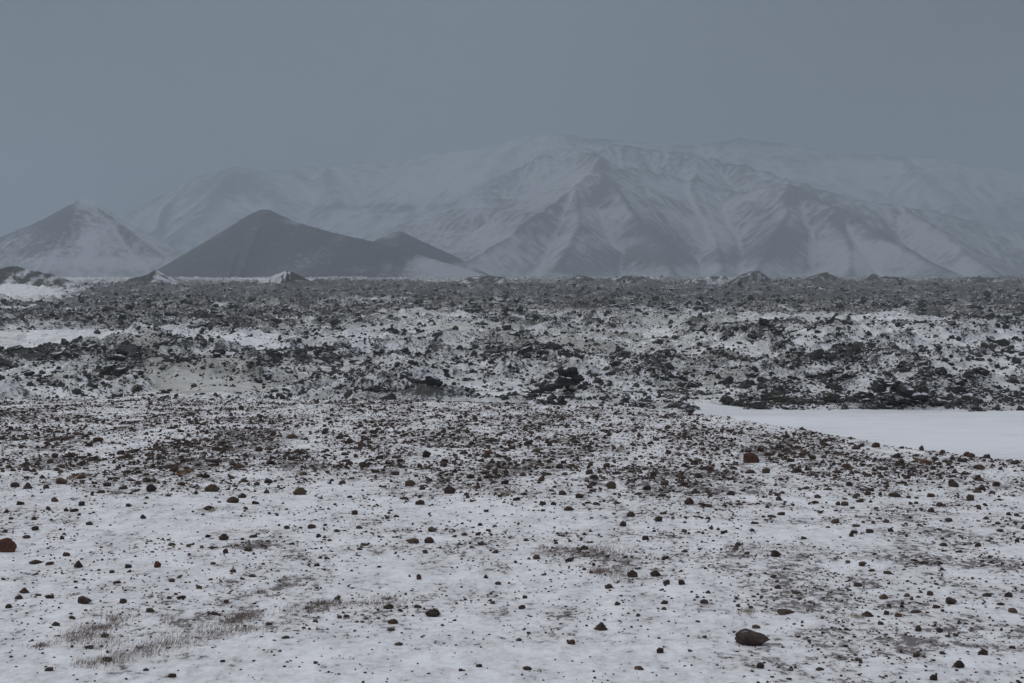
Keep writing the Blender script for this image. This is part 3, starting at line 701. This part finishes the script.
# distinctive neighbours to name the stones by
LAND = [(757, 652, 'the large dark boulder'), (753, 465, 'the rust brown boulder'), (4, 557, 'the rusty boulder at the left edge'), (154, 571, 'the small upright red stone'), (298, 497, 'the brown boulder below the densest stones'),
        (209, 494, 'the wide brown stone'), (95, 632, 'the widest grass patch'), (235, 622, 'the brown grass clump'), (426, 459, 'the round black stone'), (419, 546, 'the black and brown stone pair'), (391, 628, 'the flat reddish stone'),
        (602, 635, 'the winged dark stone'), (640, 580, 'the row of four stones'), (590, 556, 'the wide faint grass patch'), (504, 496, 'the pale straw tuft'), (183, 473, 'the rust orange tuft'), (75, 478, 'the rusty tufts at the left'),
        (974, 503, 'the upright brown stone'), (878, 449, 'the stone on the brow'), (888, 603, 'the round brown stone'), (790, 618, 'the thin flat slab'), (935, 636, 'the stone pair at lower right'), (79, 608, 'the low dark stone'),
        (612, 491, 'the brown angular stone'), (572, 649, 'the small reddish flat stone'), (783, 545, 'the smooth snow patch at right'), (700, 440, 'the brow above the snow flat'), (500, 420, 'the far rim of the slope')]
SPECIAL = {0: 'largest boulder on the slope, low and dark, half sunk in snow near the bottom', 1: 'rounded rust brown boulder standing among small stones below the snow flat', 2: 'rusty red boulder cut off by the left edge of the picture',
           3: 'low brown boulder below the densest stones, farthest right of the three there', 4: 'round black stone standing alone in the middle of the far stone belt', 5: 'upright brown stone in the stone belt near the right edge', 6: 'small dark stone on the brow against the snow flat',
           7: 'upright narrow stone on the brow, right of the other brow stone', 9: 'wide low brown stone on the snow strip below the densest stones', 14: 'small upright red stone alone on clean snow at the left', 17: 'black angular stone touching a flatter brown one',
           18: 'flat brown stone touching a black angular one', 19: 'winged dark stone sticking out of the snow at the bottom middle', 24: 'small reddish flat stone at the bottom middle', 29: 'flat reddish stone below the dark stones left of the middle', 57: 'round brown stone standing alone at the lower right', 68: 'very thin flat dark slab lying on snow above the large boulder',
           47: 'brown angular stone in the densest part of the middle stone belt', 12: 'low dark stone above the widest grass patch', 10: 'dark oval stone right of the wide brown stone', 11: 'dark lumpy stone left of the wide brown stone'}
def rel(dx, dy):
    if abs(dx) > 1.6 * abs(dy): return 'right of' if dx > 0 else 'left of'
    if abs(dy) > 1.6 * abs(dx): return 'below' if dy > 0 else 'above'
    return ('below and right of' if dx > 0 else 'below and left of') if dy > 0 else ('above and right of' if dx > 0 else 'above and left of')
cand = []
for i, s in enumerate(stones):
    px, py, w = s[6], s[7], s[8]; asp = s[4] / s[3]
    shape = 'flat' if asp < .45 else ('upright' if asp > .9 else ('lumpy' if asp > .65 else 'low'))
    size = 'large' if w > 13 else ('middling' if w > 8 else 'small')
    colr = {'k': 'dark', 'b': 'brown', 'r': 'rusty'}[s[5]]
    ds = sorted([(math.hypot(px - a, (py - b) * 1.6), j) for j, (a, b, t) in enumerate(LAND) if math.hypot(px - a, py - b) > 5])
    near = LAND[ds[0][1]]; dd = ds[0][0]
    far = 'just ' if dd < 32 else ('' if dd < 80 else 'well ')
    cand.append([f'{size} {shape} {colr} stone {far}{rel(px - near[0], py - near[1])} {near[2]}', ds[0][1], dd])
from collections import defaultdict
by = defaultdict(list)
for i, c in enumerate(cand):
    if i not in SPECIAL: by[c[0]].append(i)
labels = dict(SPECIAL)
for t, idx in by.items():
    if len(idx) == 1: labels[idx[0]] = t
    else:
        idx.sort(key=lambda i: cand[i][2])
        words = ['nearest', 'second nearest', 'third nearest', 'fourth nearest', 'fifth nearest']
        near_t = LAND[cand[idx[0]][1]][2]
        for q, i in enumerate(idx):
            lab = (t + ', ' + words[q] + ' to it') if q < len(words) else t
            labels[i] = lab if len(lab.split()) <= 16 else t
for i, s in enumerate(stones):
    X, Y, z, w, h, k, px, py, wpx, hand = s
    big = wpx > 11
    me = proto(k, 89 + i if i in (1, 2) else i % (6 if big else 10), big)
    o = bpy.data.objects.new('boulder' if wpx > 16 else 'stone', me); COL.objects.link(o)
    if i == 0:
        me = me.copy(); me.materials[0] = M_BIGB
    asp = random.uniform(.55, 1.0)
    o.scale = (w * .92, w * asp, h * 1.15); o.location = (X, Y + w * .3, z + h * .2)
    o.rotation_euler = (random.uniform(-.08, .08), random.uniform(-.08, .08), random.choice([0, math.pi]) + random.uniform(-.35, .35))
    tag(o, labels[i], 'boulder' if wpx > 16 else 'stone', 'stones lying on the snowy slope')

# ------------------------------------------------------------------ lava rubble and boulders on the plain
nn = 520000
pyr = rng.uniform(279.5, 412, nn) ; 
Yl = (CAMZ - LAVA) / ((pyr - HY) / F); Xl = (rng.uniform(-40, 1064, nn) - 512) / F * Yl
dl = lava_density(Xl, Yl)
clump = fbm(Xl / 2.1, Yl / 3.0, 91, 4, .65)
keep = (rng.uniform(0, 1, nn) < np.clip(dl * .46 + clump * 1.0 - .12, .05 * (dl > .02), 1)) & (pond_mask(Xl, Yl) < .6) & (Yl > 75)
Xl, Yl = Xl[keep], Yl[keep]
Zl = height(Xl, Yl)
u = rng.uniform(0, 1, len(Xl))
Wl = (0.20 ** -2.2 + u * (1.7 ** -2.2 - 0.20 ** -2.2)) ** (-1 / 2.2) * np.interp(Yl, [100, 200, 500, 1800], [.85, 1.15, 2.0, 3.2]) * (.75 + .5 * np.clip(dl[keep], 0, 1))
pxl, pyl = topix(Xl, Yl, Zl); wl = Wl / Yl * F
OUT = [  # px, py, metres wide, deep, high, label: the named black outcrops
    (562, 379, 'jagged'),]
inv = (pxl > 4) & (pxl < 1020) & (Yl < 420) & (Yl > 118)
od = np.argsort(-wl * inv); indl = od[:285]; restl = od[285:]
print('lava rocks', len(Xl), 'max px', wl[od[:3]], wl[od[284]])
mossy = fbm(Xl / 40, Yl / 55, 78, 3) + .35 * rng.uniform(-1, 1, len(Xl)) > .22
for nm, lab, idx, mt in (('lava_rubble', 'black lava rubble covering the plain below the mountains', restl[~mossy[restl]], M_BOULD), ('mossy_lava_rubble', 'olive moss grown lava rubble on the plain', restl[mossy[restl]], M_BOULDM)):
    n = len(idx)
    o = merge(nm, HULLS, Xl[idx], Yl[idx], Zl[idx] + Wl[idx] * .08, Wl[idx], rng.uniform(.6, 1.15, n), rng.uniform(0, 6.28, n), rng.uniform(0, 1, n), [mt])
    tag(o, lab, 'lava rubble', kind='stuff')

lcache = {}
def lproto(v, moss):
    if (v, moss) not in lcache:
        V, Fc = LAVB[v]; lo, hi = V.min(0), V.max(0); V = (V - (lo + hi) / 2) / (hi[0] - lo[0])
        o = mesh_np('lava_boulder', V, Fc, [M_BOULDM if moss else M_BOULD], False, {'tint': np.zeros(len(V))}); lcache[(v, moss)] = o.data; bpy.data.objects.remove(o)
    return lcache[(v, moss)]
LL = [(562, 380, 'the jagged black outcrop'), (385, 400, 'the dark mound before the outcrop'), (45, 342, 'the long snow patch at the left'), (205, 380, 'the rounded snowy mound'), (700, 408, 'the tip of the snow flat'), (860, 408, 'the snow flat'), (980, 408, 'the right end of the snow flat'),
      (125, 370, 'the dark lava ridge at the left'), (445, 384, 'the mossy snow ripples'), (905, 385, 'the blackest part of the lava edge'), (655, 333, 'the bright snow gap'), (500, 350, 'the central dark rocks'), (300, 355, 'the dark rocks over the snowy mound'), (780, 350, 'the mossy lava slope'), (960, 345, 'the upper lava slope at the right'), (30, 392, 'the brown bank at the left edge')]
lc = []
for i in indl:
    px, py, w = pxl[i], pyl[i], wl[i]
    ds = sorted((math.hypot(px - a, (py - b) * 2.2), j) for j, (a, b, t) in enumerate(LL)); near = LL[ds[0][1]]; dd = ds[0][0]
    lc.append([f"{'large' if w > 14 else 'small'} {'moss grown' if mossy[i] else 'black'} lava boulder {'just ' if dd < 30 else ''}{rel(px - near[0], py - near[1])} {near[2]}", dd])
by = defaultdict(list)
for q, c in enumerate(lc): by[c[0]].append(q)
for t, idx in by.items():
    idx.sort(key=lambda q: lc[q][1])
    for r_, q in enumerate(idx):
        if len(idx) > 1 and r_ < 4:
            lab = t + ', ' + ['nearest', 'second nearest', 'third nearest', 'fourth nearest'][r_] + ' to it'
            if len(lab.split()) <= 16: lc[q][0] = lab
for c in lc:
    if len(c[0].split()) > 16: c[0] = c[0].replace('and ', '').replace(' just', '')
for q, i in enumerate(indl):
    o = bpy.data.objects.new('lava_boulder', lproto(int(i) % 6, bool(mossy[i]))); COL.objects.link(o)
    w = Wl[i]; o.scale = (w, w * random.uniform(.7, 1.1), w * random.uniform(.6, 1.05)); o.location = (Xl[i], Yl[i], Zl[i] + w * .12)
    o.rotation_euler = (random.uniform(-.3, .3), random.uniform(-.3, .3), random.uniform(0, 6.28))
    tag(o, lc[q][0], 'boulder', 'lava boulders on the plain')

def outcrop(label, D, lumps, mat, seed):
    """one crag grown from overlapping jagged lumps: px, py centre, width px, height px"""
    Vs, Fs, off = [], [], 0; r = random.Random(seed)
    low = max(l[1] + l[3] / 2 for l in lumps); ds = np.linspace(118, 420, 1200)
    gp = HY - F * (height((lumps[0][0] - 512) / F * ds, ds) - CAMZ) / ds
    D = float(ds[np.argmax(gp <= low + .5)])
    c = P3(lumps[0][0], lumps[0][1], D)
    gz = height(np.array([c[0]]), np.array([c[1]]))[0]
    low = max(l[1] + l[3] / 2 for l in lumps)
    zlow = CAMZ + (HY - low) / F * D
    for q, (px, py, w, h) in enumerate(lumps):
        V, Fc = LAVB[r.randrange(6)]
        p = P3(px, py, D + r.uniform(-.5, .5))
        W = w / F * D * 1.15; H = h / F * D * 1.35
        a = r.uniform(0, 6.28); Vr = V.copy(); Vr[:, 0] = V[:, 0] * math.cos(a) - V[:, 1] * math.sin(a); Vr[:, 1] = V[:, 0] * math.sin(a) + V[:, 1] * math.cos(a)
        Vr = Vr * np.array([W, W * .8, H]) + p; Vs.append(Vr); Fs.append(Fc + off); off += len(V)
    o = mesh_np('lava_outcrop', np.concatenate(Vs) - np.array([c[0], c[1], zlow]), np.concatenate(Fs), [mat], False, {'tint': np.zeros(off)})
    o.location = (c[0], c[1], gz - .25)
    tag(o, label, 'rock outcrop', 'black outcrops on the lava plain')
outcrop('jagged black lava outcrop with a tower at its right end', 150, [(566, 371, 16, 12), (574, 369, 12, 14), (561, 369, 8, 10), (577, 376, 16, 9), (566, 379, 22, 10), (556, 383, 22, 9), (547, 386, 20, 8), (538, 389, 16, 7), (528, 391, 13, 6), (522, 392, 7, 3), (583, 384, 12, 6), (570, 388, 16, 6), (545, 391, 22, 5)], M_DARKOUT, 3)
outcrop('pair of small black rocks below the left end of the jagged outcrop', 138, [(523, 402, 9, 8), (531, 404, 10, 6)], M_DARKOUT, 5)
outcrop('small pointed black rock directly below the jagged outcrop', 138, [(562, 405, 10, 12), (556, 407, 14, 6), (563, 400, 4, 8)], M_DARKOUT, 6)
outcrop('small black rock between the jagged outcrop and the pointed rock', 139, [(551, 399, 10, 6), (546, 401, 8, 5)], M_DARKOUT, 8)
outcrop('dark rocky mound left of the mossy snow ripples', 137, [(375, 402, 22, 10), (388, 398, 16, 12), (398, 402, 20, 8), (412, 405, 22, 7), (366, 405, 14, 6), (425, 406, 14, 5), (392, 393, 7, 6)], M_BOULD, 7)
outcrop('low dark bank on the rim left of the jagged outcrop', 134, [(480, 408, 16, 6), (468, 407, 12, 5), (492, 409, 10, 4)], M_DARKOUT, 9)
outcrop('long dark lava ridge beside the left snow patch', 185, [(110, 366, 14, 10), (122, 369, 18, 10), (136, 371, 20, 9), (150, 373, 20, 7), (165, 374, 16, 5), (104, 371, 10, 7)], M_BOULD, 11)
outcrop('blackest lava crag along the edge of the snow flat', 140, [(905, 386, 24, 14), (893, 380, 20, 12), (920, 394, 26, 12), (880, 384, 20, 12), (940, 400, 26, 10), (865, 392, 18, 8), (900, 398, 30, 10)], M_BOULD, 13)
outcrop('dark lava crag above the middle of the snow flat', 160, [(838, 368, 18, 10), (828, 371, 16, 9), (848, 372, 14, 8), (835, 376, 24, 6)], M_BOULD, 15)
outcrop('dark rounded lava block above the tip of the snow flat', 131, [(757, 402, 18, 12), (748, 406, 10, 6), (768, 406, 10, 6)], M_BOULD, 17)
outcrop('small dark lava block left of the tip of the snow flat', 128, [(690, 408, 10, 5), (683, 410, 10, 5)], M_BOULD, 19)
outcrop('black lava block farther right of the tip of the snow flat', 128, [(787, 406, 12, 6), (779, 407, 7, 4)], M_BOULD, 21)

# ------------------------------------------------------------------ camera, air, sky, light
cam = bpy.data.objects.new('camera', bpy.data.cameras.new('camera')); COL.objects.link(cam)
cam.data.lens = 50; cam.data.sensor_width = 36; cam.data.clip_end = 60000; cam.data.clip_start = .1
cam.location = (0, 0, CAMZ); cam.rotation_euler = (math.radians(90) - math.atan((341.5 - HY) / F), 0, 0)
SC.camera = cam

HAZE = 0.00022; HTOP = 960.
hv = [(-13500, -13500, LAVA - 45), (13500, -13500, LAVA - 45), (13500, 13500, LAVA - 45), (-13500, 13500, LAVA - 45)]
hv += [(x, y, HTOP) for x, y, z in hv]
hz = mesh_np('haze', np.array(hv), np.array([[3, 2, 1, 0], [4, 5, 6, 7], [0, 1, 5, 4], [1, 2, 6, 5], [2, 3, 7, 6], [3, 0, 4, 7]]), [])
hm = bpy.data.materials.new('haze_air'); hm.use_nodes = True; nt = hm.node_tree; nt.nodes.clear()
out = nt.nodes.new('ShaderNodeOutputMaterial'); pv = nt.nodes.new('ShaderNodeVolumePrincipled')
pv.inputs['Color'].default_value = (.57, .658, .745, 1); pv.inputs['Density'].default_value = HAZE; pv.inputs['Anisotropy'].default_value = 0.0
nt.links.new(pv.outputs[0], out.inputs['Volume']); hz.data.materials.append(hm)
tag(hz, 'blowing snow and grey haze filling the air', 'haze', kind='stuff')

SUN_EL, SUN_AZ = 38, -70     # degrees; azimuth from the view direction, left negative
w = bpy.data.worlds.new('World'); SC.world = w; w.use_nodes = True; nt = w.node_tree; nt.nodes.clear(); n = N(nt)
out = nt.nodes.new('ShaderNodeOutputWorld'); bg = nt.nodes.new('ShaderNodeBackground'); n.link(bg.outputs[0], out.inputs[0])
sky = nt.nodes.new('ShaderNodeTexSky'); sky.sky_type = 'NISHITA'; sky.sun_disc = False
sky.sun_elevation = math.radians(SUN_EL); sky.sun_rotation = math.radians(SUN_AZ)
sky.air_density = 1.5; sky.dust_density = 3
tc = nt.nodes.new('ShaderNodeTexCoord').outputs['Generated']; z = n.sep(tc)[2]
cr = nt.nodes.new('ShaderNodeValToRGB'); n.link(z, cr.inputs[0])
el = cr.color_ramp.elements
el[0].position = 0.0; el[0].color = (.178, .222, .268, 1)
el[1].position = 1.0; el[1].color = (.74, .77, .83, 1)
for p, c in ((.06, (.178, .222, .268, 1)), (.12, (.152, .190, .228, 1)), (.2, (.142, .176, .212, 1)), (.42, (.40, .43, .48, 1)), (.7, (.62, .65, .71, 1))):
    e = el.new(p); e.color = c
cl = n.noise(n.scale(tc, (1, 1, 2.5)), 2.2, 4, .5)
cloudc = n.mix(1.0, cr.outputs[0], cr.outputs[0])
sc_ = nt.nodes.new('ShaderNodeVectorMath'); sc_.operation = 'SCALE'; n.link(cr.outputs[0], sc_.inputs[0]); 
sx = n.sep(tc); azc = n.math('ADD', sx[0], .03); glow = n.math('POWER', 2.718, n.math('MULTIPLY', n.math('MULTIPLY', azc, azc), -18.0))
gain = n.math('ADD', n.math('ADD', n.math('MULTIPLY', cl, .5), .50), n.math('MULTIPLY', glow, .48))
hi = n.step(sx[2], .2, .5); gain = n.math('ADD', n.math('MULTIPLY', gain, n.math('SUBTRACT', 1.0, hi)), hi)
n.link(n.math('MULTIPLY', gain, 10.0), sc_.inputs[3])
hs = nt.nodes.new('ShaderNodeHueSaturation'); hs.inputs['Saturation'].default_value = .35; hs.inputs['Value'].default_value = .8; n.link(sky.outputs[0], hs.inputs['Color'])
n.link(n.mix(.93, hs.outputs[0], sc_.outputs[0]), bg.inputs[0]); bg.inputs[1].default_value = .1

sl = bpy.data.lights.new('sun', 'SUN'); sl.energy = .85; sl.angle = math.radians(35); sl.color = (1, .96, .93)
so = bpy.data.objects.new('sun', sl); COL.objects.link(so)
a = math.radians(SUN_AZ); e = math.radians(SUN_EL)
so.rotation_euler = Vector((math.sin(a) * math.cos(e), math.cos(a) * math.cos(e), math.sin(e))).to_track_quat('Z', 'Y').to_euler()

SC.view_settings.view_transform = 'Standard'; SC.view_settings.look = 'None'; SC.view_settings.exposure = 0; SC.view_settings.gamma = 1
SC.render.engine = 'CYCLES'
cy = SC.cycles; cy.use_denoising = True; cy.volume_bounces = 1; cy.max_bounces = 4; cy.diffuse_bounces = 2
SC.render.resolution_x = 1024; SC.render.resolution_y = 683
